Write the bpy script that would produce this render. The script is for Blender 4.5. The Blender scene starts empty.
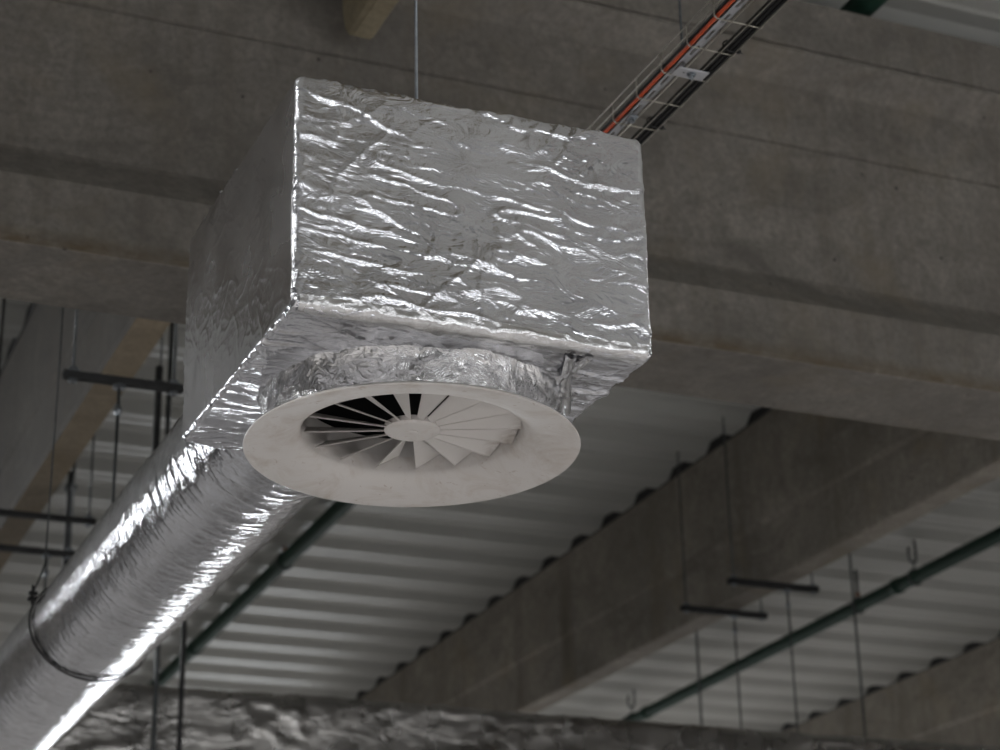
import bpy, bmesh, math, random
import numpy as np
from mathutils import Vector, Matrix
random.seed(7)
SC = bpy.context.scene
COL = SC.collection

# ------------------------------------------------------------------ camera
CAM = bpy.data.cameras.new('camera')
cam = bpy.data.objects.new('camera', CAM)
COL.objects.link(cam)
RW = ((0.91909957, -0.39352942, -0.01976311),      # rows: image right, image down, view axis in world axes
      (0.13009506, 0.35042071, -0.92751313),
      (0.37192911, 0.84990583, 0.37326776))
m = Matrix(((RW[0][0], -RW[1][0], -RW[2][0], 0),
            (RW[0][1], -RW[1][1], -RW[2][1], 0),
            (RW[0][2], -RW[1][2], -RW[2][2], 1.6),
            (0, 0, 0, 1)))
cam.matrix_world = m
CAM.sensor_width = 36.0
CAM.lens = 2.02353 * 36.0
CAM.clip_end = 200
CAM.dof.use_dof = True
CAM.dof.focus_distance = 5.45
CAM.dof.aperture_fstop = 3.6
SC.camera = cam

# ------------------------------------------------------------------ world, lights, exposure
W = bpy.data.worlds.new('world')
SC.world = W
W.use_nodes = True
W.node_tree.nodes['Background'].inputs[0].default_value = (0.75, 0.85, 1.0, 1)
W.node_tree.nodes['Background'].inputs[1].default_value = 0.3


def area(name, loc, direction, sx, sy, power, color=(1, 1, 1)):
    L = bpy.data.lights.new(name, 'AREA')
    L.shape = 'RECTANGLE'
    L.size = sx
    L.size_y = sy
    L.energy = power
    L.color = color
    o = bpy.data.objects.new(name, L)
    o.location = loc
    o.rotation_euler = Vector(direction).to_track_quat('-Z', 'Y').to_euler()
    COL.objects.link(o)
    return o


area('daylight_end_doors', (11.6, 40.5, 1.3), (0, -1, 0), 3.4, 1.8, 100, (0.93, 0.97, 1.0)).data.spread = math.radians(100)
area('daylight_back_windows', (6.0, -8.6, 3.6), (0, 1, 0), 11, 1.8, 180, (0.97, 0.985, 1.0))
area('daylight_end_windows', (-11.4, 41.0, 5.2), (0, -1, 0), 3.2, 2.6, 130, (0.95, 0.975, 1.0)).data.spread = math.radians(100)


for y, z in ((19.5, 5.2), (23, 6.3), (26.5, 7.1)):  # unseen panels added and aimed to draw the bright streak along the round duct
    area('duct_streak_light', (-3.3, y, z), (0.38, -0.92, -0.12), 1.1, 0.9, 24, (0.95, 0.975, 1.0)).data.spread = math.radians(75)


def floor_fill(x, y, z=6.5, p=230, along_y=True):  # out-of-view downlight added to brighten the floor and its bounce onto undersides
    o = area('floor_fill_light', (x, y, z), (0, 0, -1), 0.4 if along_y else 1.8, 1.8 if along_y else 0.4, p, (0.985, 0.99, 1.0))
    o.data.spread = math.radians(140)


for k in range(10):
    floor_fill(-3.4, -5 + 4.4 * k, p=270 if k < 3 else 55)
for k in range(4):
    floor_fill(14.6, -5 + 4.4 * k, p=250 if k < 3 else 70)
for y in (-5, -0.6, 3.8):
    floor_fill(9.8, y, 6.8, 290)
for x in (3.4, 12.1, 20):
    for y in (23, 29, 35):
        floor_fill(x, y, 6.2, 90 if x < 5 else 190)

SC.view_settings.view_transform = 'Standard'
SC.view_settings.look = 'None'
SC.view_settings.gamma = 1
SC.view_settings.use_curve_mapping = False
SC.view_settings.exposure = 0.4
SC.cycles.use_denoising = True
SC.cycles.max_bounces = 8
SC.cycles.diffuse_bounces = 5
SC.cycles.glossy_bounces = 4
SC.cycles.sample_clamp_indirect = 4
SC.cycles.sample_clamp_direct = 12
SC.cycles.caustics_reflective = False
SC.cycles.caustics_refractive = False


# ------------------------------------------------------------------ materials
class NT:
    def __init__(s, name):
        s.m = bpy.data.materials.new(name)
        s.m.use_nodes = True
        s.t = s.m.node_tree
        s.n = s.t.nodes
        s.b = s.n['Principled BSDF']
        tc = s.n.new('ShaderNodeTexCoord')
        s.co = tc.outputs['Object']

    def link(s, a, b):
        s.t.links.new(a, b)

    def map(s, sc, rot=(0, 0, 0)):
        k = s.n.new('ShaderNodeMapping')
        k.inputs['Scale'].default_value = sc
        k.inputs['Rotation'].default_value = rot
        s.link(s.co, k.inputs[0])
        return k.outputs[0]

    def noise(s, scale=(1, 1, 1), sc=1.0, detail=4, rough=0.55, dist=0.0, rot=(0, 0, 0)):
        k = s.n.new('ShaderNodeTexNoise')
        s.link(s.map(scale, rot), k.inputs['Vector'])
        k.inputs['Scale'].default_value = sc
        k.inputs['Detail'].default_value = detail
        k.inputs['Roughness'].default_value = rough
        k.inputs['Distortion'].default_value = dist
        return k.outputs['Fac']

    def ramp(s, f, stops):
        k = s.n.new('ShaderNodeValToRGB')
        e = k.color_ramp.elements
        while len(e) < len(stops):
            e.new(0.5)
        for q, (p, c) in zip(e, stops):
            q.position = p
            q.color = (c, c, c, 1) if not isinstance(c, tuple) else (*c, 1)
        s.link(f, k.inputs[0])
        return k.outputs[0]

    def mix(s, f, a, b, mode='MIX'):
        k = s.n.new('ShaderNodeMix')
        k.data_type = 'RGBA'
        k.blend_type = mode
        for v, i in ((f, 0), (a, 6), (b, 7)):
            if isinstance(v, (int, float)):
                k.inputs[i].default_value = v
            elif isinstance(v, tuple):
                k.inputs[i].default_value = (*v, 1)
            else:
                s.link(v, k.inputs[i])
        return k.outputs[2]

    def bump(s, h, strength=0.3, dist=0.01, prev=None):
        k = s.n.new('ShaderNodeBump')
        k.inputs['Strength'].default_value = strength
        k.inputs['Distance'].default_value = dist
        s.link(h, k.inputs['Height'])
        if prev is not None:
            s.link(prev, k.inputs['Normal'])
        s.link(k.outputs[0], s.b.inputs['Normal'])
        return k.outputs[0]

    def set(s, color=None, rough=None, metal=None):
        for v, nm in ((color, 'Base Color'), (rough, 'Roughness'), (metal, 'Metallic')):
            if v is None:
                continue
            if isinstance(v, tuple):
                s.b.inputs[nm].default_value = (*v, 1)
            elif isinstance(v, (int, float)):
                s.b.inputs[nm].default_value = v
            else:
                s.link(v, s.b.inputs[nm])
        return s.m


def concrete(name, base, stain, streak=(6, 6, 0.4), light=1.0, stain_amt=0.7, edge=None):
    k = NT(name)
    big = k.noise((1, 1, 1), 0.9, 5, 0.6)
    st = k.noise(streak, 1.0, 4, 0.6, 0.6)
    fine = k.noise((1, 1, 1), 30, 3, 0.6)
    c = k.mix(k.ramp(big, [(0.35, 0.0), (0.68, 1.0)]), tuple(v * 0.78 for v in base), tuple(v * 1.15 for v in base))
    c = k.mix(k.ramp(st, [(0.5, 0.0), (0.75, stain_amt)]), c, stain)
    c = k.mix(k.ramp(fine, [(0.3, 0.6), (0.62, 0.0)]), c, tuple(v * 0.5 for v in base))
    med = k.noise((1, 1, 0.7), 9, 5, 0.7, 0.8)
    c = k.mix(k.ramp(med, [(0.48, 0.0), (0.66, 0.5)]), c, tuple(v * 0.55 for v in base))
    c = k.mix(k.ramp(med, [(0.3, 0.35), (0.42, 0.0)]), c, tuple(min(1, v * 1.5) for v in base))
    blot = k.noise((1, 1, 1.6), 2.3, 6, 0.7, 0.5)
    c = k.mix(k.ramp(blot, [(0.56, 0.0), (0.72, 0.55)]), c, tuple(v * 0.5 for v in base))
    vor = k.n.new('ShaderNodeTexVoronoi')
    k.link(k.map((1, 1, 1)), vor.inputs['Vector'])
    vor.inputs['Scale'].default_value = 4.5
    c = k.mix(k.ramp(vor.outputs['Distance'], [(0.035, 0.85), (0.055, 0.0)]), c, (0.03, 0.028, 0.024))
    dark = k.noise((0.6, 0.6, 1.2), 1.3, 7, 0.72, 1.0)
    c = k.mix(k.ramp(dark, [(0.5, 0.0), (0.66, 0.6)]), c, tuple(v * 0.42 for v in base))
    och = k.noise((0.8, 0.8, 0.8), 2.0, 4, 0.6, 0.4)
    c = k.mix(k.ramp(och, [(0.55, 0.0), (0.75, 0.5)]), c, (base[0] * 0.85, base[1] * 0.77, base[2] * 0.62))
    if edge is not None:      # broken, dirty arris along the lower edge of the girder
        sep = k.n.new('ShaderNodeSeparateXYZ')
        k.link(k.co, sep.inputs[0])
        mr = k.n.new('ShaderNodeMapRange')
        mr.inputs['From Min'].default_value = edge + 0.015
        mr.inputs['From Max'].default_value = edge + 0.085
        mr.inputs['To Min'].default_value = 1.0
        mr.inputs['To Max'].default_value = 0.0
        k.link(sep.outputs[2], mr.inputs['Value'])
        gt = k.n.new('ShaderNodeMath'); gt.operation = 'GREATER_THAN'
        gt.inputs[1].default_value = edge + 0.004
        k.link(sep.outputs[2], gt.inputs[0])
        e1 = k.mix(1.0, mr.outputs['Result'], gt.outputs[0], 'MULTIPLY')
        e2 = k.mix(1.0, e1, k.ramp(k.noise((1, 1, 3), 5, 5, 0.7), [(0.3, 0.2), (0.6, 1.0)]), 'MULTIPLY')
        c = k.mix(e2, c, (0.10, 0.078, 0.05))
    k.set(c, 0.85)
    n = k.bump(fine, 0.25, 0.004)
    k.bump(big, 0.3, 0.02, n)
    return k.m


def simple(name, color, rough=0.5, metal=0.0, var=0.25, sc=14, bump=0.1, scale=(1, 1, 1)):
    k = NT(name)
    f = k.noise(scale, sc, 4, 0.6)
    c = k.mix(k.ramp(f, [(0.3, 0.0), (0.7, 1.0)]), tuple(v * (1 - var) for v in color), tuple(min(1, v * (1 + var)) for v in color))
    k.set(c, rough, metal)
    if bump:
        k.bump(f, bump, 0.003)
    return k.m


def foil(name, rough=0.2, fine=60, strength=0.35, base=0.8, stretch=(1, 1, 1), tint=(1, 1, 1.01), dull=0.12):
    k = NT(name)
    f1 = k.noise(stretch, fine, 3, 0.6, 1.2)
    f2 = k.noise(stretch, fine * 0.3, 4, 0.62, 1.8)
    r = k.noise((1, 1, 1), 3.0, 3, 0.5)
    c = k.mix(k.ramp(r, [(0.35, 0.0), (0.65, 1.0)]), tuple(base * 0.85 * t for t in tint), tuple(base * t for t in tint))
    k.set(c, k.ramp(r, [(0.3, rough), (0.7, rough + dull)]), 1.0)
    n = k.bump(k.ramp(f2, [(0.3, 0.0), (0.5, 1.0), (0.7, 0.0)]), strength, 0.006)
    k.bump(f1, strength * 0.6, 0.002, n)
    return k.m


M = {}
M['girder'] = concrete('girder_concrete', (0.225, 0.21, 0.188), (0.13, 0.113, 0.09), edge=5.5)
M['beam'] = concrete('beam_concrete', (0.42, 0.385, 0.335), (0.14, 0.12, 0.088), (1.6, 1.6, 0.15), 1, 0.8)
M['beam_dark'] = concrete('dark_beam_concrete', (0.105, 0.092, 0.075), (0.07, 0.052, 0.034), (1.6, 1.6, 0.15), 1, 0.8)
M['beam_tan'] = concrete('tan_beam_underside', (0.36, 0.295, 0.21), (0.2, 0.15, 0.10), (1, 1, 1), 1, 0.7)
M['rib_stained'] = concrete('stained_concrete', (0.36, 0.31, 0.215), (0.11, 0.065, 0.03), (1.5, 4, 4), 1, 0.9)
def floor_mat():
    k = NT('floor_concrete')
    f = k.noise((1, 1, 1), 0.22, 3, 0.5)
    g = k.noise((1, 1, 1), 1.1, 4, 0.6)
    c = k.mix(k.ramp(f, [(0.42, 0.0), (0.58, 1.0)]), (0.48, 0.47, 0.465), (0.19, 0.17, 0.15))
    c = k.mix(k.ramp(g, [(0.4, 0.0), (0.7, 0.5)]), c, (0.15, 0.14, 0.13))
    return k.set(c, 0.6)


M['floor'] = floor_mat()
M['wall_pale'] = simple('pale_wall', (0.31, 0.31, 0.315), 0.8, 0, 0.08, 0.6, 0.02)
M['wall'] = simple('painted_wall', (0.2, 0.2, 0.2), 0.8, 0, 0.08, 0.6, 0.02)
M['deck'] = simple('deck_steel', (0.52, 0.53, 0.51), 0.45, 0.0, 0.06, 0.7, 0.0)
M['foil_box'] = foil('box_foil', 0.12, 50, 0.2, 0.82, (0.45, 1, 1), (0.98, 0.99, 1.04))
M['foil_side'] = foil('box_side_foil', 0.2, 30, 0.05, 0.86, (1, 0.35, 1), (0.99, 0.99, 1.02), 0.1)
M['foil_duct'] = foil('duct_foil', 0.07, 60, 0.17, 0.78, (1, 0.5, 1), (0.98, 0.99, 1.04), 0.06)
M['foil_neck'] = foil('neck_foil', 0.16, 60, 0.4, 0.8)
M['foil_far'] = foil('far_duct_foil', 0.22, 9, 0.45, 0.52, (0.5, 1, 1.3), (1.0, 0.97, 0.93))
M['tape'] = foil('foil_tape', 0.2, 60, 0.2, 0.78)
M['green'] = simple('green_paint', (0.005, 0.034, 0.021), 0.7, 0, 0.15, 6, 0)
M['black'] = simple('black_steel', (0.03, 0.031, 0.033), 0.5, 0.2, 0.3, 20, 0.05)
M['zinc'] = simple('zinc_steel', (0.30, 0.33, 0.36), 0.38, 0.9, 0.2, 25, 0.05)
M['wire'] = simple('wire_steel', (0.42, 0.40, 0.35), 0.4, 0.9, 0.15, 30, 0)
M['darkrod'] = simple('dark_rod_steel', (0.10, 0.11, 0.115), 0.5, 0.6, 0.3, 25, 0.05)
M['orange'] = simple('orange_sheath', (0.62, 0.085, 0.02), 0.45, 0, 0.1, 10, 0)
M['cable'] = simple('black_sheath', (0.006, 0.006, 0.0065), 0.4, 0, 0.2, 10, 0)
M['bar'] = simple('pale_strut', (0.52, 0.53, 0.56), 0.4, 0.35, 0.08, 10, 0)
M['slot'] = simple('slot_dark', (0.03, 0.03, 0.032), 0.7, 0, 0.1, 10, 0)
M['tan'] = simple('cork_sleeve', (0.35, 0.16, 0.09), 0.7, 0, 0.1, 10, 0)


def diffuser_mat():
    k = NT('diffuser_paint')
    d = k.noise((1, 1, 1), 7, 6, 0.7, 0.8)
    d2 = k.noise((1, 1, 1), 26, 4, 0.6, 1.5)
    c = k.mix(k.ramp(d, [(0.47, 0.0), (0.78, 0.6)]), (0.70, 0.675, 0.66), (0.42, 0.34, 0.27))
    c = k.mix(k.ramp(d2, [(0.64, 0.0), (0.74, 0.55)]), c, (0.30, 0.20, 0.13))
    return k.set(c, 0.42)


M['white'] = diffuser_mat()


def grime_mat():
    # dust settles where air leaves: near the outer tips of blades on the +x/-y side
    k = NT('blade_paint')
    d = k.noise((1, 1, 1), 16, 5, 0.7, 0.6)
    sep = k.n.new('ShaderNodeSeparateXYZ')
    k.link(k.co, sep.inputs[0])
    r = k.ramp(sep.outputs[0], [(0.24, 0.0), (0.285, 0.8)])
    mul = k.mix(1.0, r, k.ramp(d, [(0.38, 0.0), (0.6, 1.0)]), 'MULTIPLY')
    c = k.mix(mul, (0.68, 0.655, 0.64), (0.27, 0.22, 0.18))
    return k.set(c, 0.42)


M['blade_dirty'] = grime_mat()
M['blade'] = simple('blade_paint_clean', (0.68, 0.655, 0.64), 0.42, 0, 0.05, 8, 0)
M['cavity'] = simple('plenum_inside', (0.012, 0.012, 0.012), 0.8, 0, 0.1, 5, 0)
M['inner'] = simple('neck_inside', (0.62, 0.60, 0.59), 0.6, 0, 0.1, 5, 0)


# ------------------------------------------------------------------ helpers
def tag(o, label=None, cat=None, group=None, kind=None):
    if label: o['label'] = label
    if cat: o['category'] = cat
    if group: o['group'] = group
    if kind: o['kind'] = kind
    return o


def empty(name, loc=(0, 0, 0), rot=(0, 0, 0)):
    o = bpy.data.objects.new(name, None)
    o.location = loc
    o.rotation_euler = rot
    o.empty_display_size = 0.1
    COL.objects.link(o)
    return o


def obj(name, bm, mat, parent=None, smooth=False, sharp=None):
    me = bpy.data.meshes.new(name)
    bm.normal_update()
    bm.to_mesh(me)
    bm.free()
    mats = mat if isinstance(mat, (list, tuple)) else [mat]
    for q in mats:
        me.materials.append(q)
    if smooth:
        me.polygons.foreach_set('use_smooth', [True] * len(me.polygons))
    o = bpy.data.objects.new(name, me)
    COL.objects.link(o)
    if parent: o.parent = parent
    if smooth and sharp:
        me.set_sharp_from_angle(angle=math.radians(sharp))
    return o


def np_obj(name, V, F, mat, parent=None, smooth=True):
    me = bpy.data.meshes.new(name)
    me.from_pydata(V.tolist(), [], F.tolist() if hasattr(F, 'tolist') else F)
    me.materials.append(mat)
    me.polygons.foreach_set('use_smooth', [smooth] * len(me.polygons))
    me.update()
    o = bpy.data.objects.new(name, me)
    COL.objects.link(o)
    if parent: o.parent = parent
    return o


def add_box(bm, lo, hi, mi=0, bev=0.0):
    lo, hi = Vector(lo), Vector(hi)
    r = bmesh.ops.create_cube(bm, size=1.0)
    vs = r['verts']
    for v in vs:
        v.co = Vector(((lo[i] + hi[i]) / 2 + v.co[i] * (hi[i] - lo[i]) for i in range(3)))
    fs = set()
    for v in vs: fs.update(v.link_faces)
    for f_ in fs: f_.material_index = mi
    if bev > 0:
        es = set()
        for v in vs: es.update(v.link_edges)
        bmesh.ops.bevel(bm, geom=list(es), offset=bev, segments=2, affect='EDGES', profile=0.5)


def add_tube(bm, pts, r, n=10, mi=0, caps=True, closed=False):
    pts = [Vector(p) for p in pts]
    rings = []
    N = len(pts)
    prev = None
    for i, p in enumerate(pts):
        if closed:
            d = pts[(i + 1) % N] - pts[i - 1]
        elif i == 0: d = pts[1] - p
        elif i == N - 1: d = p - pts[i - 1]
        else: d = (pts[i + 1] - p).normalized() + (p - pts[i - 1]).normalized()
        d.normalize()
        if prev is None:
            a = Vector((0, 0, 1)) if abs(d.z) < 0.9 else Vector((1, 0, 0))
            u = d.cross(a).normalized()
        else:
            u = (prev - d * prev.dot(d)).normalized()
        prev = u
        w = d.cross(u)
        rr = r[i] if isinstance(r, (list, tuple)) else r
        rings.append([bm.verts.new(p + (u * math.cos(2 * math.pi * k / n) + w * math.sin(2 * math.pi * k / n)) * rr) for k in range(n)])
    for i in range(N if closed else N - 1):
        a, b = rings[i], rings[(i + 1) % N]
        for k in range(n):
            f_ = bm.faces.new((a[k], a[(k + 1) % n], b[(k + 1) % n], b[k]))
            f_.material_index = mi
            f_.smooth = True
    if caps and not closed:
        bm.faces.new(rings[0][::-1]).material_index = mi
        bm.faces.new(rings[-1]).material_index = mi


def add_prism(bm, prof, axis, a, b, segs=1, jitter=None, mi=0):
    """closed profile of (u,v) pairs extruded along axis 'x' or 'y'"""
    rings = []
    for s in range(segs + 1):
        t = a + (b - a) * s / segs
        ring = []
        for j, (u, v) in enumerate(prof):
            du, dv = jitter(j, t) if jitter else (0, 0)
            co = (t, u + du, v + dv) if axis == 'x' else (u + du, t, v + dv)
            ring.append(bm.verts.new(co))
        rings.append(ring)
    n = len(prof)
    for s in range(segs):
        for j in range(n):
            f_ = bm.faces.new((rings[s][j], rings[s][(j + 1) % n], rings[s + 1][(j + 1) % n], rings[s + 1][j]))
            f_.material_index = mi
    bm.faces.new(rings[0][::-1])
    bm.faces.new(rings[-1])
    bmesh.ops.recalc_face_normals(bm, faces=bm.faces)


def add_lathe(bm, prof, n=96, closed=False, mi=0, c=(0, 0)):
    rings = []
    for r, z in prof:
        rings.append([bm.verts.new((c[0] + r * math.cos(2 * math.pi * k / n), c[1] + r * math.sin(2 * math.pi * k / n), z)) for k in range(n)])
    R_ = list(range(len(prof) - 1)) + ([len(prof) - 1] if closed else [])
    for i in R_:
        a, b = rings[i], rings[(i + 1) % len(prof)]
        for k in range(n):
            f_ = bm.faces.new((a[k], a[(k + 1) % n], b[(k + 1) % n], b[k]))
            f_.material_index = mi
            f_.smooth = True
    return rings


# numpy gradient noise ------------------------------------------------
_rng = np.random.RandomState(11)
_perm = _rng.permutation(256)
_perm = np.concatenate([_perm, _perm, _perm])
_g = _rng.normal(size=(256, 3))
_g /= np.linalg.norm(_g, axis=1)[:, None]


def pn(P):
    P = np.asarray(P, float)
    i = np.floor(P).astype(int)
    f_ = P - i
    i &= 255
    u = f_ * f_ * f_ * (f_ * (f_ * 6 - 15) + 10)
    out = 0
    for dx in (0, 1):
        for dy in (0, 1):
            for dz in (0, 1):
                h = _perm[_perm[_perm[(i[:, 0] + dx) & 255] + ((i[:, 1] + dy) & 255)] + ((i[:, 2] + dz) & 255)]
                g = _g[h]
                d = ((f_ - np.array([dx, dy, dz])) * g).sum(1)
                w = (u[:, 0] if dx else 1 - u[:, 0]) * (u[:, 1] if dy else 1 - u[:, 1]) * (u[:, 2] if dz else 1 - u[:, 2])
                out = out + d * w
    return out * 1.6


def ridge(P, k=5.0):
    return np.exp(-np.abs(pn(P)) * k * 2)


# ------------------------------------------------------------------ setting
def deckz(y): return 8.142 - 0.0202 * y


def struct(name, bm, mat, **k):
    o = obj(name, bm, mat, **k)
    o['kind'] = 'structure'
    return o


bm = bmesh.new(); add_box(bm, (-14, -9.5, -0.2), (28, 42, 0)); struct('floor', bm, M['floor'])
bm = bmesh.new(); add_box(bm, (-14, -9.7, 0), (28, -9.5, 8.6)); struct('wall_back', bm, M['wall_pale'])
bm = bmesh.new(); add_box(bm, (-14, 42, 0), (28, 42.2, 8.6)); struct('wall_end', bm, M['wall'])
bm = bmesh.new(); add_box(bm, (-14.2, -9.5, 0), (-14, 42, 8.6)); struct('wall_left', bm, M['wall_pale'])
bm = bmesh.new(); add_box(bm, (28, -9.5, 0), (28.2, 42, 8.6)); struct('wall_right', bm, M['wall'])

# roof deck: trapezoidal steel sheet, ribs along x, draining towards +y
bm = bmesh.new()
PER = 0.744
Y_GAP = 14.334            # centre of one raised trough
prof = []
k0 = int((-9.5 - Y_GAP) / PER)
yy = Y_GAP + k0 * PER
H = 0.088
while yy < 42:
    # one period: raised flat with a small stiffening groove, webs, low flange
    prof += [(yy - 0.15, H), (yy - 0.02, H), (yy, H - 0.018), (yy + 0.02, H), (yy + 0.15, H), (yy + 0.25, 0.0), (yy + 0.34, 0.0), (yy + 0.355, 0.012),
             (yy + 0.39, 0.012), (yy + 0.405, 0.0), (yy + PER - 0.25, 0.0)]
    yy += PER
xs = [-14, 28]
rows = [[bm.verts.new((x, y, deckz(y) + h + 0.003)) for (y, h) in prof] for x in xs]
for j in range(len(prof) - 1):
    bm.faces.new((rows[0][j], rows[0][j + 1], rows[1][j + 1], rows[1][j]))
g2 = [[bm.verts.new((x, y, deckz(y) + h + 0.007)) for (y, h) in prof] for x in xs]
for j in range(len(prof) - 1):
    bm.faces.new((g2[0][j], g2[1][j], g2[1][j + 1], g2[0][j + 1]))
struct('ceiling', bm, M['deck'])

# ------------------------------------------------------------------ concrete girder (along x)
GF, GB = 8.16, 8.83
gprof = [(GF + 0.028, 5.50), (GF + 0.004, 5.522), (GF, 5.56), (GF, 5.825), (GF + 0.012, 5.842), (GF + 0.155, 6.02), (GF + 0.17, 6.05),
         (GF + 0.17, 6.846), (GF + 0.19, 6.851), (GF + 0.160, 6.860), (GF + 0.160, 7.225), (GF + 0.15, 7.245), (GF + 0.012, 7.338), (GF + 0.0, 7.350),
         (GF + 0.0, 7.366), (GF + 0.024, 7.370), (GF + 0.024, 7.380), (GF + 0.006, 7.386), (GF + 0.006, 7.69),
         (GB - 0.008, 7.69), (GB, 7.35), (GB - 0.15, 7.245), (GB - 0.17, 7.2), (GB - 0.17, 6.05), (GB - 0.155, 6.02), (GB, 5.84), (GB, 5.53), (GB - 0.02, 5.50)]


def gj(j, t):
    if j in (0, 1, 2):
        a = pn([[t * 3.1, j * 1.7, 4.2], [t * 9.0, j * 2.7, 8.2]])
        return (max(0, a[0] + 0.4 * a[1]) * 0.012 * (j != 2), a[1] * 0.012 + a[0] * 0.01 if j != 0 else a[1] * 0.002)
    return (0, 0)


bm = bmesh.new()
add_prism(bm, gprof, 'x', -13.9, 27.9, 560, gj)
o = obj('concrete_girder', bm, M['girder'])
tag(o, 'long grey precast concrete girder running across the picture behind the foil-wrapped box', 'beam')


# ------------------------------------------------------------------ roof beams (along y)
def roof_beam(xl, xr, zb, y0, y1, label, mat, flange=6.93, step=0.03):
    t = empty('roof_beam', ((xl + xr) / 2, y0, zb))
    cx = (xl + xr) / 2
    w = (xr - xl) / 2
    bm = bmesh.new()
    n = 60
    rings = []
    for s in range(n + 1):
        y = y0 + (y1 - y0) * s / n
        zt = deckz(y) - 0.004
        fl = min(flange, zt - 0.1)
        a = pn([[y * 2.0, 3.3, xl], [y * 5.0, 1.3, xl]])
        j = (a[0] + a[1]) * 0.006
        P = [(-w + 0.012, zb + j * 0.6), (-w, zb + 0.03 + j), (-w - step * 0.15, fl - 0.03), (-w - step, fl), (-w - step, zt),
             (w + step, zt), (w + step, fl), (w, fl - 0.03), (w, zb + 0.03 - j), (w - 0.012, zb - j * 0.6)]
        rings.append([bm.verts.new((px, y - y0, z - zb)) for px, z in P])
    m_ = len(rings[0])
    for s in range(n):
        for j in range(m_):
            bm.faces.new((rings[s][j], rings[s][(j + 1) % m_], rings[s + 1][(j + 1) % m_], rings[s + 1][j]))
    bm.faces.new(rings[0][::-1]); bm.faces.new(rings[-1])
    bmesh.ops.recalc_face_normals(bm, faces=bm.faces)
    if isinstance(mat, list):
        bm.normal_update()
        for f_ in bm.faces:
            if f_.normal.z < -0.5 and f_.calc_center_median().z < 0.06: f_.material_index = 1
    o = obj('roof_beam', bm, mat)
    o.location = t.location
    bpy.data.objects.remove(t)
    bm = bmesh.new()
    x0, x1 = -w - step - 0.012, w + step + 0.012
    yy = Y_GAP + math.ceil((y0 - Y_GAP + 0.3) / PER) * PER
    P = []
    while yy < min(y1 - 1, 33):
        P += [(yy - 0.248, 0.0), (yy - 0.15, H - 0.002), (yy + 0.15, H - 0.002), (yy + 0.248, 0.0)]
        yy += PER
    up = [[bm.verts.new((x, y - y0, deckz(y) + h - zb + 0.001)) for y, h in P] for x in (x0, x1)]
    dn = [[bm.verts.new((x, y - y0, deckz(y) - zb - 0.004)) for y, h in P] for x in (x0, x1)]
    for j in range(len(P) - 1):
        bm.faces.new((up[0][j], up[0][j + 1], up[1][j + 1], up[1][j]))
        bm.faces.new((dn[0][j], dn[1][j], dn[1][j + 1], dn[0][j + 1]))
        for e in (0, 1):
            bm.faces.new((up[e][j], dn[e][j], dn[e][j + 1], up[e][j + 1]))
    bmesh.ops.recalc_face_normals(bm, faces=bm.faces)
    fl_ = obj('profile_filler', bm, M['slot'], o)
    fl_['label'] = 'black toothed filler strip closing the deck ribs'
    tag(o, label, 'beam', 'precast roof beams under the metal deck')
    return o


roof_beam(2.42, 2.655, 6.427, 8.84, 41.9, 'stained concrete roof beam at the far left, behind the strut trapezes and left of the foil box', [M['beam_dark'], M['beam_tan']])
roof_beam(8.80, 9.05, 6.40, 8.84, 41.9, 'concrete roof beam running diagonally through the right half, left of the right-hand green pipe', M['beam'])
roof_beam(15.28, 15.48, 6.427, 8.84, 41.9, 'concrete roof beam in the bottom right corner, beyond the right-hand green pipe', M['beam'])

# near-side beam end at the top of the picture
bm = bmesh.new()
pr = [(2.780, 6.915), (2.790, 6.880), (2.806, 6.873), (2.812, 6.886), (2.818, 6.872), (2.912, 6.873), (2.930, 6.895), (2.930, 8.0), (2.760, 8.0), (2.760, 7.01)]
add_prism(bm, pr, 'y', -5, 8.155, 40, lambda j, t: (0.004 * math.sin(t * 3 + j), 0.004 * math.sin(t * 2.3 + 2 * j)))
o = obj('roof_beam', bm, M['rib_stained'])
tag(o, 'short end of a rust-stained concrete rib hanging in at the top edge, above the foil box', 'beam')

# ------------------------------------------------------------------ plenum box
BX0, BX1, BY0, BY1, BZ0, BZ1 = 1.362, 2.369, 4.385, 5.45, 3.632, 4.297
box = empty('plenum_box', ((BX0 + BX1) / 2, (BY0 + BY1) / 2, BZ0))
tag(box, 'large silver foil-wrapped plenum box carrying the round white swirl diffuser', 'ventilation box')
L0 = np.array(box.location)


def rounded_box(lo, hi, r, step):
    lo, hi = np.array(lo, float), np.array(hi, float)
    V, F, off = [], [], 0
    for ax in range(3):
        o1, o2 = (ax + 1) % 3, (ax + 2) % 3
        n1 = max(2, int(round((hi[o1] - lo[o1]) / step)))
        n2 = max(2, int(round((hi[o2] - lo[o2]) / step)))
        for side in (0, 1):
            a, b = np.meshgrid(np.linspace(lo[o1], hi[o1], n1 + 1), np.linspace(lo[o2], hi[o2], n2 + 1), indexing='ij')
            P = np.zeros((a.size, 3))
            P[:, o1] = a.ravel(); P[:, o2] = b.ravel(); P[:, ax] = hi[ax] if side else lo[ax]
            i, j = np.meshgrid(np.arange(n1), np.arange(n2), indexing='ij')
            q = (i * (n2 + 1) + j).ravel()
            f4 = np.stack([q, q + n2 + 1, q + n2 + 2, q + 1], 1)
            if not side: f4 = f4[:, ::-1]
            V.append(P); F.append(f4 + off); off += len(P)
    V = np.concatenate(V); F = np.concatenate(F)
    key = np.round(V * 1e5).astype(np.int64)
    _, idx, inv = np.unique(key, axis=0, return_index=True, return_inverse=True)
    inv = inv.ravel()
    V = V[idx]; F = inv[F]
    c = np.clip(V, lo + r, hi - r)
    d = V - c
    n = np.linalg.norm(d, axis=1, keepdims=True)
    N = d / np.maximum(n, 1e-9)
    return c + N * r, F, N


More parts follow.
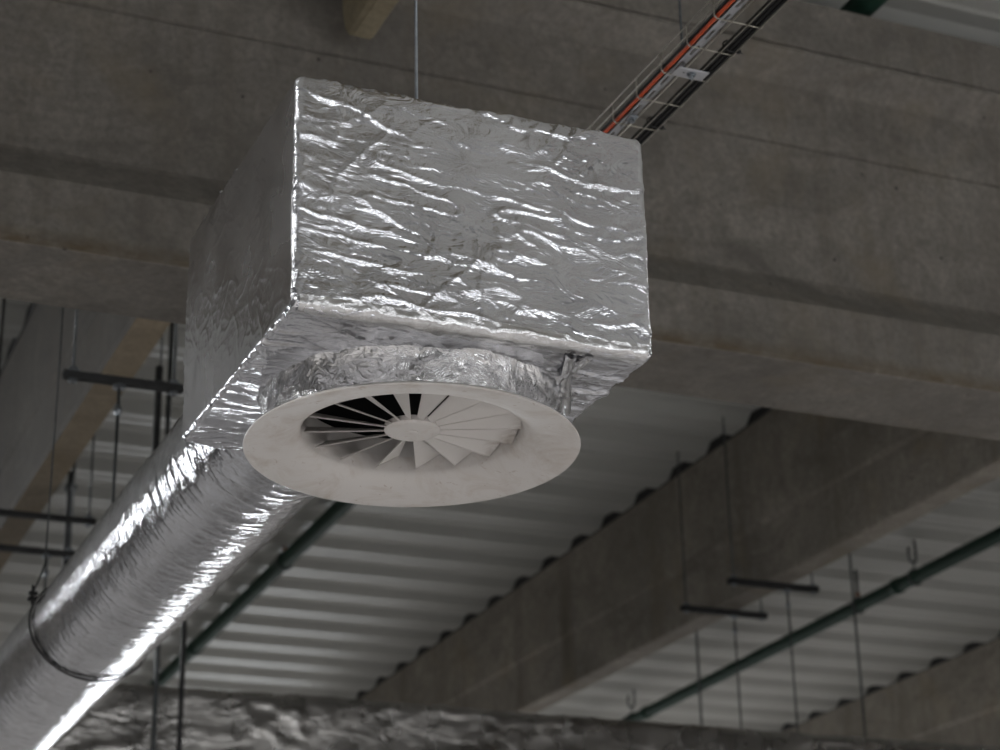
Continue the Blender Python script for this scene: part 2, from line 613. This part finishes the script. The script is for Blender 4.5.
def crinkle(V, N):
    P = V.copy()
    warp = np.stack([pn(P * 3 + 7), pn(P * 3 + 31), pn(P * 3 + 57)], 1)
    warp2 = np.stack([pn(P * 11 + 7), pn(P * 11 + 31), pn(P * 11 + 57)], 1)
    Q = P + warp * 0.045 + warp2 * 0.012
    # long creases falling gently to the right
    sk = Q.copy(); sk[:, 2] += Q[:, 0] * 0.10; sk[:, 1] -= Q[:, 0] * 0.05
    amp = np.clip(0.5 + 1.1 * pn(P * 2.6 + 3.3), 0.05, 1.3)
    amp2 = np.clip(0.5 + 1.2 * pn(P * 4.1 + 8.3), 0.05, 1.3)
    big = ridge(sk * np.array([1.6, 9, 9]) + 1.7, 7.5)
    mid = ridge(sk * np.array([3.4, 17, 17]) + 9.1, 6.0)
    mid2 = ridge(sk * np.array([8, 28, 28]) + 4.7, 4.5)
    mid3 = ridge(sk * np.array([14, 44, 44]) + 14.7, 3.5)
    cross = ridge((Q @ np.array([[1, 0, .5], [0, 1, 0], [-.6, 0, 1]])) * np.array([8, 5, 3]) + 4.1, 9.0)
    h = 0.0062 * big * amp + 0.0046 * mid * amp2 + 0.0022 * mid2 * amp + 0.0011 * mid3 * amp2 + 0.0034 * cross * amp
    soft = 0.005 * pn(P * 2.1 + 13) + 0.002 * pn(P * 5.3 + 2) + (0.0024 * pn(Q * np.array([7, 15, 15]) + 3) + 0.001 * pn(Q * np.array([16, 33, 33]))) * (1 - 0.8 * np.abs(N[:, 0]))
    edge = np.clip((0.985 - np.abs(N).max(1)) / 0.15, 0, 1)
    side = np.clip((np.abs(N[:, 0]) - 0.80) / 0.19, 0, 1)                       # flatter on the left and right faces
    h = h + edge * (0.0022 * ridge(P * 21 + 2, 4.0) + 0.0035 * ridge(P * 12 + 8, 4.0) + 0.0016 * pn(P * 34))
    k = 1 - 0.75 * side
    dn = np.clip(-N[:, 2], 0, 1)
    k = k * (1 + 0.35 * dn)
    # right part of the front is drawn tighter
    tight = np.clip((P[:, 0] - 2.05) / 0.3, 0, 1) * np.clip(-N[:, 1], 0, 1)
    k = k * (1 - 0.45 * tight)
    return V + N * ((h - 0.004) * k + soft)[:, None]


V, F, N = rounded_box((BX0, BY0, BZ0), (BX1, BY1, BZ1), 0.022, 0.0048)
V = crinkle(V, N)
# opening in the underside where the diffuser neck enters
fc = V[F].mean(1)
keep = ~((np.hypot(fc[:, 0] - 1.882, fc[:, 1] - 4.915) < 0.375) & (fc[:, 2] < BZ0 + 0.05))
F = F[keep]
wrap = np_obj('insulation_wrap', V - L0, F, M['foil_box'], box)
wrap.data.materials.append(M['foil_side'])
wrap.data.polygons.foreach_set('material_index', (np.abs(N[F][:, :, 0]).mean(1) > 0.95).astype(np.int32))


# foil tape over the long edges
def edge_tape(name, a, b, n1, n2, w=0.013, r=0.022):
    a, b, n1, n2 = map(lambda q: np.array(q, float), (a, b, n1, n2))
    segs = int(np.linalg.norm(b - a) / 0.008)
    V, rows = [], []
    A = []
    for t in np.linspace(0, 1, 6): A.append((-w * (1 - t), None))
    pts = []
    for s_ in np.linspace(w, 0, 5): pts.append((n1 * 0 - n2 * s_ + n2 * 0, n1))       # strip on face 1
    out = []
    for s_ in np.linspace(w, 0, 6): out.append((-(n2) * (s_ + r) + n1 * 0, n1))
    for q in np.linspace(0, math.pi / 2, 8)[1:-1]:
        nn = n1 * math.cos(q) + n2 * math.sin(q)
        out.append((-(n1 + n2) * r + nn * r, nn))
    for s_ in np.linspace(0, w, 6): out.append((-(n1) * (s_ + r), n2))
    P, Nn = [], []
    for t in np.linspace(0, 1, segs + 1):
        for off, nn in out:
            P.append(a + (b - a) * t + off); Nn.append(nn / np.linalg.norm(nn))
    P = np.array(P); Nn = np.array(Nn)
    base = 0.005 * pn(P * 2.1 + 13) + 0.002 * pn(P * 5.3 + 2)
    wr = 0.0030 * ridge(P * 24 + 5, 4) + 0.0035 * ridge(P * np.array([5, 16, 16]), 4) + 0.0015 * pn(P * 40)
    P = P + Nn * (base + wr + 0.0012)[:, None]
    m_ = len(out)
    i, j = np.meshgrid(np.arange(segs), np.arange(m_ - 1), indexing='ij')
    q = (i * m_ + j).ravel()
    F_ = np.stack([q, q + m_, q + m_ + 1, q + 1], 1)
    o = np_obj(name, P - L0, F_, M['tape'], box)
    o['label'] = 'smoother foil tape strip along a box edge'
    return o


edge_tape('edge_tape', (BX0 + .02, BY0, BZ0), (BX1 - .02, BY0, BZ0), (0, -1, 0), (0, 0, -1), 0.015)

# flared foil collar between box and diffuser
DX, DY = 1.882, 4.915
prof_n = []
for t in np.linspace(0, 1, 26):
    z = 3.655 - t * 0.128
    r = 0.410 + 0.025 * (1 - min(1, t * 1.5)) ** 2.2
    prof_n.append((r, z))
nk = 420
P = np.array([[DX + r * math.cos(2 * math.pi * k / nk), DY + r * math.sin(2 * math.pi * k / nk), z] for r, z in prof_n for k in range(nk)])
Nn = P - np.array([DX, DY, 0]); Nn[:, 2] = 0; Nn /= np.linalg.norm(Nn, axis=1)[:, None]
P = P + Nn * (0.006 * ridge(P * 7 + 3, 3.5) + 0.0035 * ridge(P * 19, 3.5) + 0.0015 * ridge(P * 42, 3) - 0.004)[:, None]
i, j = np.meshgrid(np.arange(len(prof_n) - 1), np.arange(nk), indexing='ij')
a = (i * nk + j).ravel(); b = (i * nk + (j + 1) % nk).ravel()
np_obj('foil_collar', P - L0, np.stack([a, b, b + nk, a + nk], 1), M['foil_neck'], box)

# loose tape flap where two strips of foil meet beside the collar
def strip(name, pts, w, parent, mat, loc, nrm=(0, 0, -1), lift=0.004):
    P = []
    nrm = Vector(nrm)
    pts = [Vector(p) for p in pts]
    fine = []
    for s in range(len(pts) - 1):
        for t in range(14): fine.append(pts[s].lerp(pts[s + 1], t / 14))
    fine.append(pts[-1])
    m_ = 7
    for s, p in enumerate(fine):
        d = (fine[min(s + 1, len(fine) - 1)] - fine[max(s - 1, 0)]).normalized()
        sd = d.cross(nrm).normalized()
        for q in range(m_):
            u = (q / (m_ - 1) - 0.5) * 2
            hgt = lift * (1 - u * u) + 0.004 * math.sin(s * 0.9 + q) * 0.4
            P.append(p + sd * u * w / 2 + nrm * hgt)
    F_ = [(s * m_ + q, s * m_ + q + 1, (s + 1) * m_ + q + 1, (s + 1) * m_ + q) for s in range(len(fine) - 1) for q in range(m_ - 1)]
    P = np.array([tuple(p) for p in P]) - np.array(loc)
    return np_obj(name, P, F_, mat, parent)


strip('seam_tape', [(2.145, 4.43, 3.632), (2.19, 4.56, 3.622), (2.235, 4.66, 3.618), (2.30, 4.80, 3.624)], 0.03, box, M['tape'], L0, lift=0.012)
strip('seam_tape', [(2.195, 4.42, 3.628), (2.185, 4.50, 3.622), (2.17, 4.57, 3.618)], 0.022, box, M['tape'], L0, lift=0.012)

# ------------------------------------------------------------------ swirl diffuser
ZD = 3.497
dif = empty('swirl_diffuser', (DX, DY, ZD))
dif.rotation_mode = 'QUATERNION'
dif.rotation_quaternion = Matrix.Rotation(math.radians(-1.6), 4, Vector((0.93, -0.36, 0))).to_quaternion()
tag(dif, 'round off-white swirl air diffuser with radial blades under the foil-wrapped box', 'air diffuser')
bm = bmesh.new()
pf = [(0.309, 0.150), (0.3085, 0.057), (0.3095, 0.0515), (0.3125, 0.046), (0.318, 0.0395), (0.327, 0.0325), (0.341, 0.025), (0.362, 0.0175), (0.390, 0.0105), (0.425, 0.0045),
      (0.460, 0.0), (0.4635, 0.0005), (0.4650, 0.003), (0.4635, 0.0065), (0.455, 0.012), (0.42, 0.022), (0.38, 0.040), (0.345, 0.062), (0.325, 0.09), (0.312, 0.150)]
add_lathe(bm, pf, 160, closed=True)
bmesh.ops.recalc_face_normals(bm, faces=bm.faces)
o = obj('outer_ring', bm, M['white'], dif, True, 50)
bm = bmesh.new()
add_lathe(bm, [(0.308, 0.10), (0.308, 0.155)], 96)
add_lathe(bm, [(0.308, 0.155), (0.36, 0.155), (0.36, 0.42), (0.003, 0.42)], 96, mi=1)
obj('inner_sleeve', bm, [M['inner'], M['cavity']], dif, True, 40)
bm = bmesh.new()
rings = add_lathe(bm, [(0.022, 0.054), (0.060, 0.054), (0.074, 0.0555), (0.078, 0.0590), (0.078, 0.074)], 64)
bm.faces.new(rings[0]); bm.faces.new(rings[-1])
bmesh.ops.recalc_face_normals(bm, faces=bm.faces)
hub = obj('hub', bm, M['white'], dif, True, 40)
bm = bmesh.new()
rings = add_lathe(bm, [(0.003, 0.0505), (0.012, 0.0505), (0.0155, 0.0520), (0.0165, 0.0548)], 32)
bm.faces.new(rings[0])
bmesh.ops.recalc_face_normals(bm, faces=bm.faces)
obj('hub_cap', bm, M['white'], hub, True, 40)
NB = 16
PHI = math.radians(31)
blade_me = None
for k in range(NB):
    # blade: leading edge radial, surface rises while turning clockwise seen from above
    ang = math.radians(-21 + 180) + 2 * math.pi * (k + 0.92) / NB
    bm = bmesh.new()
    th = 0.0016
    nseg = 10
    rows_lo, rows_hi = [], []
    for s in range(nseg + 1):
        r = 0.070 + (0.301 - 0.070) * s / nseg
        ch = 0.014 + (0.084 - 0.014) * (s / nseg)
        tx, tz = -math.cos(PHI), math.sin(PHI)
        lo, hi = [], []
        for q in (0, 0.02, 0.5, 1.0):
            bend = 0.0
            lo.append((r if q < 0.9 else r * 0.995, tx * ch * q, 0.0600 + tz * ch * q - (0.003 if q == 0 else 0)))
        rows_lo.append([bm.verts.new((x, y, z)) for x, y, z in lo])
        rows_hi.append([bm.verts.new((x + 0, y - 0.0006, z + th * 1.3 + (0.002 if qi == 0 else 0))) for qi, (x, y, z) in enumerate(lo)])
    for s in range(nseg):
        for q in range(3):
            bm.faces.new((rows_lo[s][q], rows_lo[s + 1][q], rows_lo[s + 1][q + 1], rows_lo[s][q + 1]))
            bm.faces.new((rows_hi[s][q], rows_hi[s][q + 1], rows_hi[s + 1][q + 1], rows_hi[s + 1][q]))
        bm.faces.new((rows_lo[s][0], rows_hi[s][0], rows_hi[s + 1][0], rows_lo[s + 1][0]))
        bm.faces.new((rows_lo[s][3], rows_lo[s + 1][3], rows_hi[s + 1][3], rows_hi[s][3]))
    for s in (0, nseg):
        for q in range(3):
            bm.faces.new((rows_lo[s][q], rows_lo[s][q + 1], rows_hi[s][q + 1], rows_hi[s][q]))
    bmesh.ops.recalc_face_normals(bm, faces=bm.faces)
    dirty = 0.2 < ((ang - math.radians(-80)) % (2 * math.pi)) < 1.7 and False
    rot = Matrix.Rotation(ang, 4, 'Z')
    bmesh.ops.transform(bm, matrix=rot, verts=bm.verts)
    b_ = obj('blade', bm, M['blade_dirty'] if math.cos(ang - math.radians(5)) > 0.75 else M['blade'], dif)

# ------------------------------------------------------------------ round duct
RX, RZ, RR = 1.86, 4.0, 0.266
dct = empty('round_duct', (RX, BY1, RZ))
tag(dct, 'round silver foil-wrapped duct running from the plenum box down to the lower left corner', 'duct')
ys = np.concatenate([np.arange(BY1 - 0.02, 12.2, 0.0095), np.arange(12.2, 14.25, 0.05)])
na = 190
A_, Yg = np.meshgrid(np.arange(na) * 2 * math.pi / na, ys)
A_, Yg = A_.ravel(), Yg.ravel()
P = np.stack([RX + RR * np.cos(A_), Yg, RZ + RR * np.sin(A_)], 1)
Nn = np.stack([np.cos(A_), 0 * A_, np.sin(A_)], 1)
wq = P + 0.05 * np.stack([pn(P * 3), pn(P * 3 + 9), pn(P * 3 + 19)], 1)
amp = np.clip(0.5 + 0.9 * pn(P * 1.7 + 5), 0.1, 1.2)
amp2 = np.clip(0.5 + 1.1 * pn(P * 3.7 + 15), 0.05, 1.2)
h = 0.0045 * ridge(wq * np.array([2.6, 8, 2.6]), 5.5) * amp + 0.0030 * ridge(wq * np.array([5, 17, 5]) + 4, 5.0) * amp2 + 0.0020 * ridge(wq * np.array([13, 27, 13]) + 4, 4.0)
h += 0.004 * pn(P * np.array([3, 1.2, 3]))
P = P + Nn * h[:, None]
nr = len(ys)
i, j = np.meshgrid(np.arange(nr - 1), np.arange(na), indexing='ij')
a = (i * na + j).ravel(); b = (i * na + (j + 1) % na).ravel()
np_obj('insulation_wrap', P - np.array(dct.location), np.stack([a, a + na, b + na, b], 1), M['foil_duct'], dct)
# ------------------------------------------------------------------ big rectangular duct in the distance
FY0, FY1, FZ0, FZ1 = 14.25, 16.9, 3.55, 5.07
V, F, N = rounded_box((-1.5, FY0, FZ0), (17.5, FY1, FZ1), 0.07, 0.032)
wq = V + 0.16 * np.stack([pn(V * 1.3), pn(V * 1.3 + 9), pn(V * 1.3 + 19)], 1)
sk = wq.copy(); sk[:, 2] -= 0.45 * wq[:, 0]
h = 0.014 * ridge(sk * np.array([1.3, 3, 4]), 6.0) * np.clip(0.5 + 1.2 * pn(V * 0.9), 0.05, 1.2) + 0.012 * ridge(sk * np.array([3, 7, 8]) + 3, 4.0) * np.clip(0.5 + 1.2 * pn(V * 1.3 + 5), 0.05, 1.2) + 0.006 * pn(V * 1.1)
V = V + N * (h - 0.015)[:, None]
o = np_obj('rectangular_duct', V - np.array([8, FY0, FZ0]), F, M['foil_far'])
o.location = (8, FY0, FZ0)
tag(o, 'wide foil-wrapped rectangular duct along the bottom edge, far behind everything else', 'duct')


# ------------------------------------------------------------------ green pipes
def green_pipe(x, c, y0, y1, r, label, hangers):
    t = empty('green_pipe', (x, y0, c - 0.0202 * y0))
    tag(t, label, 'pipe', 'green pipes under the roof deck')
    bm = bmesh.new()
    add_tube(bm, [(0, y - y0, -0.0202 * (y - y0)) for y in np.linspace(y0, y1, 12)], r, 20)
    obj('pipe', bm, M['green'], t)
    for y in np.arange(y0 + 2.2, y1, 5.8):
        bm = bmesh.new()
        z = -0.0202 * (y - y0)
        add_tube(bm, [(0, y - y0 - 0.05, z + 0.001), (0, y - y0 + 0.05, z - 0.001)], r * 1.16, 20)
        obj('coupling', bm, M['green'], t)
    return t


gp1 = green_pipe(5.93, 8.0, 3.0, 40, 0.078, 'dark green pipe passing behind the foil duct and up over the girder at top right', ())
gp2 = green_pipe(12.03, 7.74, 9.2, 40, 0.072, 'dark green pipe crossing the lower right below the diagonal roof beam', ())


def pipe_hanger(x, y, c, r, label, hook=True, tan=False):
    z = c - 0.0202 * y
    t = empty('pipe_hanger', (x, y, z))
    tag(t, label, 'pipe hanger')
    bm = bmesh.new()
    ring = [(math.sin(a) * (r + 0.008), 0, math.cos(a) * (r + 0.008)) for a in np.linspace(0, 2 * math.pi, 24, endpoint=False)]
    add_tube(bm, ring, 0.012, 8, closed=True)
    obj('ring', bm, M['darkrod'], t)
    top = deckz(y) - z
    bm = bmesh.new()
    if hook:
        add_tube(bm, [(0, 0, r), (0.0, 0, r + 0.10)], 0.011, 8)
        add_tube(bm, [(-0.045, 0, top * 0.80), (-0.06, 0, top * 0.6), (-0.045, 0, top * 0.42), (0, 0, r + 0.09), (0.03, 0, top * 0.45), (0.035, 0, top * 0.7), (0.03, 0, top)], 0.014, 8)
    else:
        add_tube(bm, [(0, 0, r), (0.0, 0, top)], 0.018, 8)
    obj('hanger_rod', bm, M['darkrod'], t)
    if tan:
        bm = bmesh.new()
        add_tube(bm, [(0, 0, r + 0.03), (0.0, 0, r + 0.07)], 0.026, 10)
        obj('sleeve', bm, M['tan'], t)
    return t


# hangers are placed by hand along the pipes
pipe_hanger(12.03, 16.87, 7.74, 0.072, 'hooked wire hanger holding the right-hand green pipe near the right edge')
pipe_hanger(12.03, 17.95, 7.74, 0.072, 'small capped stud above the right-hand green pipe, below its hooked hanger', False, True)
pipe_hanger(12.03, 23.4, 7.74, 0.072, 'hooked wire hanger near the lower left end of the right-hand green pipe')
pipe_hanger(5.93, 19.15, 8.0, 0.078, 'short stub hanger on the left-hand green pipe beside the foil duct', False, True)


# ------------------------------------------------------------------ hanger parts
def rod_bm(bm, p, q, r, n=8):
    add_tube(bm, [p, q], r, n)


def nut_bm(bm, c, r=0.018, h=0.014):
    m_ = bmesh.ops.create_cone(bm, cap_ends=True, segments=6, radius1=r, radius2=r, depth=h)
    for v in m_['verts']: v.co += Vector(c)


def trapeze(x0, x1, y, z, label, centre=0.5, drop=1.2, r=0.008, mat='black', hs=0.041, top=None, coupling=True):
    t = empty('strut_trapeze', ((x0 + x1) / 2, y, z))
    tag(t, label, 'duct hanger', 'strut trapezes hanging from the roof deck')
    L = x1 - x0
    bm = bmesh.new()
    w, h, s = hs / 2, hs, 0.004
    pr = [(-w, 0), (-w, h), (w, h), (w, 0), (w - 0.010, 0), (w - 0.010, s), (w - s, s), (w - s, h - s), (-w + s, h - s), (-w + s, s), (-w + 0.010, s), (-w + 0.010, 0)]
    add_prism(bm, pr, 'x', -L / 2 - 0.03, L / 2 + 0.03, 1)
    obj('channel', bm, M[mat], t)
    zt = (top if top is not None else deckz(y)) - z
    for sx in (-1, 1):
        bm = bmesh.new()
        rod_bm(bm, (sx * (L / 2 - 0.02), 0, -0.02), (sx * (L / 2 - 0.02), 0, zt), r)
        rd = obj('threaded_rod', bm, M['darkrod'], t)
        bm = bmesh.new()
        nut_bm(bm, (sx * (L / 2 - 0.02), 0, -0.008), 0.024, 0.016)
        obj('nut', bm, M['zinc'], rd)
        bm = bmesh.new()
        nut_bm(bm, (sx * (L / 2 - 0.02), 0, hs + 0.014), 0.024, 0.016)
        obj('nut', bm, M['zinc'], rd)
        bm = bmesh.new()
        add_box(bm, (sx * (L / 2 - 0.02) - 0.03, -w * 1.1, hs), (sx * (L / 2 - 0.02) + 0.03, w * 1.1, hs + 0.006))
        obj('washer_plate', bm, M['zinc'], rd)
    if drop:
        cx = -L / 2 + L * centre
        bm = bmesh.new()
        rod_bm(bm, (cx, 0, -drop), (cx, 0, hs * 0.5), r)
        rd = obj('drop_rod', bm, M['darkrod'], t)
        bm = bmesh.new()
        nut_bm(bm, (cx, 0, -0.012), 0.034, 0.02)
        obj('nut', bm, M['zinc'], rd)
        if coupling:
            bm = bmesh.new()
            add_tube(bm, [(cx, 0, -0.11), (cx, 0, -0.14), (cx, 0, -0.17)], [0.012, 0.022, 0.012], 10)
            obj('coupling_nut', bm, M['zinc'], rd)
    return t


trapeze(1.815, 2.38, 9.62, 5.47, 'black strut trapeze left of the foil box, topmost of the three at the left edge', 0.46, 1.15)
trapeze(1.70, 2.83, 13.8, 6.06, 'middle black strut trapeze at the left edge, above the foil duct', 0.5, 0)
trapeze(1.70, 2.745, 14.0, 5.865, 'lowest black strut trapeze at the left edge, just above the ring strap on the duct', 0.83, 0.78)
trapeze(8.43, 9.25, 14.45, 6.33, 'dark strut trapeze in front of the diagonal roof beam, the nearer right-hand one', 0.66, 1.24, 0.008, 'black', 0.05)
trapeze(8.46, 9.27, 15.36, 6.33, 'dark strut trapeze in front of the diagonal roof beam, the farther lower-left one', 0.62, 1.24, 0.008, 'black', 0.05)

# ring strap round the duct
yr = 8.96
t = empty('duct_strap', (RX, yr, RZ))
tag(t, 'black ring strap looped round the foil duct at the lower left', 'duct hanger')
bm = bmesh.new()
n = 90
rg = []
for a in np.linspace(0, 2 * math.pi, n, endpoint=False):
    row = []
    for rr, dy in ((RR + 0.006, -0.009), (RR + 0.013, -0.009), (RR + 0.013, 0.009), (RR + 0.006, 0.009)):
        row.append(bm.verts.new((rr * math.cos(a), dy + 0.58 * rr * math.sin(a), rr * math.sin(a))))
    rg.append(row)
for i_ in range(n):
    for q in range(4):
        bm.faces.new((rg[i_][q], rg[i_][(q + 1) % 4], rg[(i_ + 1) % n][(q + 1) % 4], rg[(i_ + 1) % n][q]))
bmesh.ops.recalc_face_normals(bm, faces=bm.faces)
obj('strap', bm, M['black'], t)
aa = math.radians(150)
cx_, cz_ = (RR + 0.02) * math.cos(aa), (RR + 0.02) * math.sin(aa)
bm = bmesh.new()
ly = 0.58 * cz_
add_box(bm, (cx_ - 0.028, -0.014 + ly, cz_ - 0.012), (cx_ + 0.012, 0.014 + ly, cz_ + 0.006), 0, 0.003)
add_box(bm, (cx_ - 0.026, -0.014 + ly, cz_ + 0.014), (cx_ + 0.014, 0.014 + ly, cz_ + 0.032), 0, 0.003)
obj('clamp_lug', bm, M['black'], t)
bm = bmesh.new()
add_tube(bm, [(cx_ - 0.008, ly, cz_ - 0.03), (cx_ - 0.008, ly, cz_ + 0.06)], 0.006, 8)
obj('clamp_bolt', bm, M['black'], t)
bm = bmesh.new()
add_tube(bm, [(cx_ - 0.004, ly, cz_ + 0.03), (cx_ + 0.02, ly, cz_ + 0.10), (cx_ + 0.04, ly, cz_ + 0.17), (cx_ + 0.045, ly, 1.2), (cx_ + 0.045, ly, deckz(yr) - RZ)], 0.004, 8)
obj('strap_rod', bm, M['darkrod'], t)


def single_rod(x, y, z0, z1, r, label, mat='darkrod', name='hanger_rod', group=None, nuts=()):
    t = empty(name, (x, y, z0))
    tag(t, label, 'rod', group)
    bm = bmesh.new()
    rod_bm(bm, (0, 0, 0), (0, 0, z1 - z0), r)
    obj('shaft', bm, M[mat], t)
    for zz in nuts:
        bm = bmesh.new()
        nut_bm(bm, (0, 0, zz - z0), r * 2.4, r * 2.5)
        obj('nut', bm, M['zinc'], t)
    return t


single_rod(1.99, 5.15, 4.27, 8.05, 0.0055, 'thin blue-grey threaded rod holding the foil box from above', 'zinc', nuts=(4.30,))
single_rod(3.56, 13.9, 3.3, deckz(13.9) , 0.020, 'dark threaded rod hanging in front of the rectangular duct, the right-hand blacker one', 'black')
single_rod(3.40, 14.0, 3.3, deckz(14.0) , 0.018, 'grey rod in front of the rectangular duct, close beside the foil duct', 'darkrod')
single_rod(9.26, 16.6, 5.07, deckz(16.9) , 0.011, 'grey rod below the diagonal beam, leftmost of those dropping to the rectangular duct')
single_rod(10.27, 15.4, 5.07, deckz(15.5) , 0.011, 'long grey rod crossing the right-hand green pipe, rightmost of those above the rectangular duct')
single_rod(1.825, 12.0, 5.2, deckz(11.2) , 0.010, 'thin dark rod at the extreme left edge beside the stained beam', 'black')

# vertical struts behind the left trapezes


def hung_strut(x, y, z0, z1, label, w=0.045):
    t = empty('hanging_strut', (x, y, z0))
    tag(t, label, 'strut', 'vertical struts behind the round duct')
    bm = bmesh.new()
    add_box(bm, (-w / 2, -w / 2, 0), (w / 2, w / 2, z1 - z0), 0, 0.004)
    obj('post', bm, M['black'], t)
    bm = bmesh.new()
    add_box(bm, (-w * 0.9, -w, z1 - z0 - 0.14), (w * 0.9, w, z1 - z0 - 0.11))
    add_tube(bm, [(w * 0.2, 0, z1 - z0 - 0.12), (w * 0.2, 0, deckz(y) - z0)], 0.006, 8)
    obj('bracket', bm, M['darkrod'], t)
    return t


hung_strut(2.82, 11.9, 5.1, 6.55, 'thick black vertical strut between the topmost left trapeze and the foil box', 0.04)
hung_strut(2.735, 14.15, 5.2, 6.56, 'thick black vertical strut behind the two lower left trapezes', 0.045)

# ------------------------------------------------------------------ wire cable tray
TZ = 5.25
TY0, TY1 = 1.5, 8.6
TX0, TX1 = 3.046, 3.236
tray = empty('cable_tray', ((TX0 + TX1) / 2, TY0, TZ))
tag(tray, 'wire mesh cable tray climbing from behind the foil box to the top edge', 'cable tray')
tx0, tx1 = TX0 - tray.location.x, TX1 - tray.location.x
Lt = TY1 - TY0
for x, z in ((tx0, 0.08), (tx0, 0.04), (tx0 + 0.064, -0.004), (tx0 + 0.125, -0.004), (tx1 - 0.016, -0.004), (tx1, 0.04), (tx1, 0.08)):
    bm = bmesh.new()
    add_tube(bm, [(x, 0, z), (x, Lt, z)], 0.0025, 8)
    obj('long_wire', bm, M['wire'], tray)
yk = 5.865 - TY0
k = 0
yy = yk + 0.193 * 10
rung_first = None
while yy > 0.1:
    bm = bmesh.new()
    add_tube(bm, [(tx0, yy, 0.082), (tx0, yy, 0.012), (tx0 + 0.008, yy, 0.0), (tx1 - 0.008, yy, 0.0), (tx1, yy, 0.012), (tx1, yy, 0.082)], 0.0028, 8)
    obj('cross_wire', bm, M['wire'], tray)
    yy -= 0.193
# slotted support bar
bm = bmesh.new()
bx0, bx1 = TX0 + 0.026, TX0 + 0.062
w = 0.018
by0 = -TY0
Lb = Lt
sl_, gap_ = 0.065, -0.015
add_box(bm, (-w, 0, 0), (-w + 0.012, Lb, 0.004)); add_box(bm, (w - 0.012, 0, 0), (w, Lb, 0.004))
add_box(bm, (-w, 0, 0), (-w + 0.003, Lb, 0.02)); add_box(bm, (w - 0.003, 0, 0), (w, Lb, 0.02))
y = 0.0
while y < Lb:
    add_box(bm, (-w + 0.0115, y, 0), (w - 0.0115, min(Lb, y + gap_ + 0.06), 0.004))
    y += gap_ + sl_ + 0.06
o = obj('slotted_bar', bm, M['bar'])
o.location = ((bx0 + bx1) / 2, TY0, TZ + 0.0085)
tag(o, 'pale slotted metal bar lying in the wire tray beside the orange cable', 'metal bar')


def cable(name, pts, r, mat, label, cat='cable', group=None):
    bm = bmesh.new()
    p0 = Vector(pts[0])
    add_tube(bm, [Vector(p) - p0 for p in pts], r, 12)
    o = obj(name, bm, mat)
    o.location = p0
    return tag(o, label, cat, group)


def run(x, z, wob, ph):
    return [(x + wob * math.sin(q * 2.1 + ph), TY0 + 0.02 + (Lt - 0.04) * q / 40, z + 0.5 * wob * math.sin(q * 1.3 + ph)) for q in range(41)]


cable('orange_cable', run(TX0 + 0.014, TZ + 0.012, 0.001, 0), 0.0068, M['orange'], 'bright orange cable along the left side of the wire tray')
cable('black_cable', run(TX0 + 0.010, TZ + 0.028, 0.001, 2), 0.006, M['cable'], 'thin black cable lying just above the orange cable in the tray')
for q, (dx, dz, r) in enumerate(((0.139, 0.0115, 0.008), (0.1565, 0.0115, 0.008), (0.174, 0.0115, 0.008), (0.1475, 0.0265, 0.008), (0.1655, 0.0265, 0.008))):
    cable('black_cable', run(TX0 + dx, TZ + dz, 0.0, q * 1.7), r, M['cable'], 'black cable in the bundle along the right side of the wire tray', 'cable', 'bundle of black cables in the tray')
for q, yc in enumerate((5.83, 5.83 - 0.193 * 3)):
    t = empty('cable_tie', (TX0 + 0.1565, yc + 0.01, TZ + 0.019))
    tag(t, ['black cable tie round the bundle close to the foil box', 'black cable tie round the bundle nearer the top edge'][q], 'cable tie')
    bm = bmesh.new()
    add_tube(bm, [(0.029 * math.cos(a), 0, 0.021 * math.sin(a)) for a in np.linspace(0, 2 * math.pi, 28, endpoint=False)], 0.003, 6, closed=True)
    obj('band', bm, M['cable'], t)
    bm = bmesh.new()
    add_box(bm, (0.026, -0.006, -0.022), (0.038, 0.006, -0.011))
    add_tube(bm, [(0.033, 0, -0.016), (0.05, 0.003, -0.019)], 0.0022, 6)
    obj('lock_head', bm, M['cable'], t)

# bracket with bolt and its rod
PB = (3.138, 5.43, TZ - 0.014)
t = empty('tray_bracket', PB)
tag(t, 'grey flat bracket plate with bolt and rod under the wire cable tray', 'bracket')
bm = bmesh.new()
add_box(bm, (-0.062, -0.028, 0.0), (0.058, 0.032, 0.005), 0, 0.002)
pl = obj('plate', bm, M['bar'], t)
bm = bmesh.new()
nut_bm(bm, (0, 0, -0.006), 0.013, 0.009)
add_tube(bm, [(0, 0, -0.022), (0, 0, 0)], 0.006, 10)
add_tube(bm, [(0, 0, -0.002), (0, 0, 0.0)], 0.018, 20)
obj('bolt', bm, M['zinc'], pl)
bm = bmesh.new()
add_tube(bm, [(-0.03, 0, 0.0), (-0.03, 0, deckz(5.43) - TZ)], 0.005, 10)
obj('threaded_rod', bm, M['darkrod'], t)
# small clamp near the box on the slotted bar
t = empty('tray_clamp', (TX0 + 0.044, 5.80, TZ - 0.004))
tag(t, 'small shiny clamp on the slotted bar just above the foil box', 'clamp')
bm = bmesh.new()
add_box(bm, (-0.015, -0.022, -0.009), (0.015, 0.022, 0.0), 0, 0.002)
obj('clamp_body', bm, M['zinc'], t)
bm = bmesh.new()
nut_bm(bm, (0.0, 0.0, -0.015), 0.011, 0.011)
obj('nut', bm, M['zinc'], t)
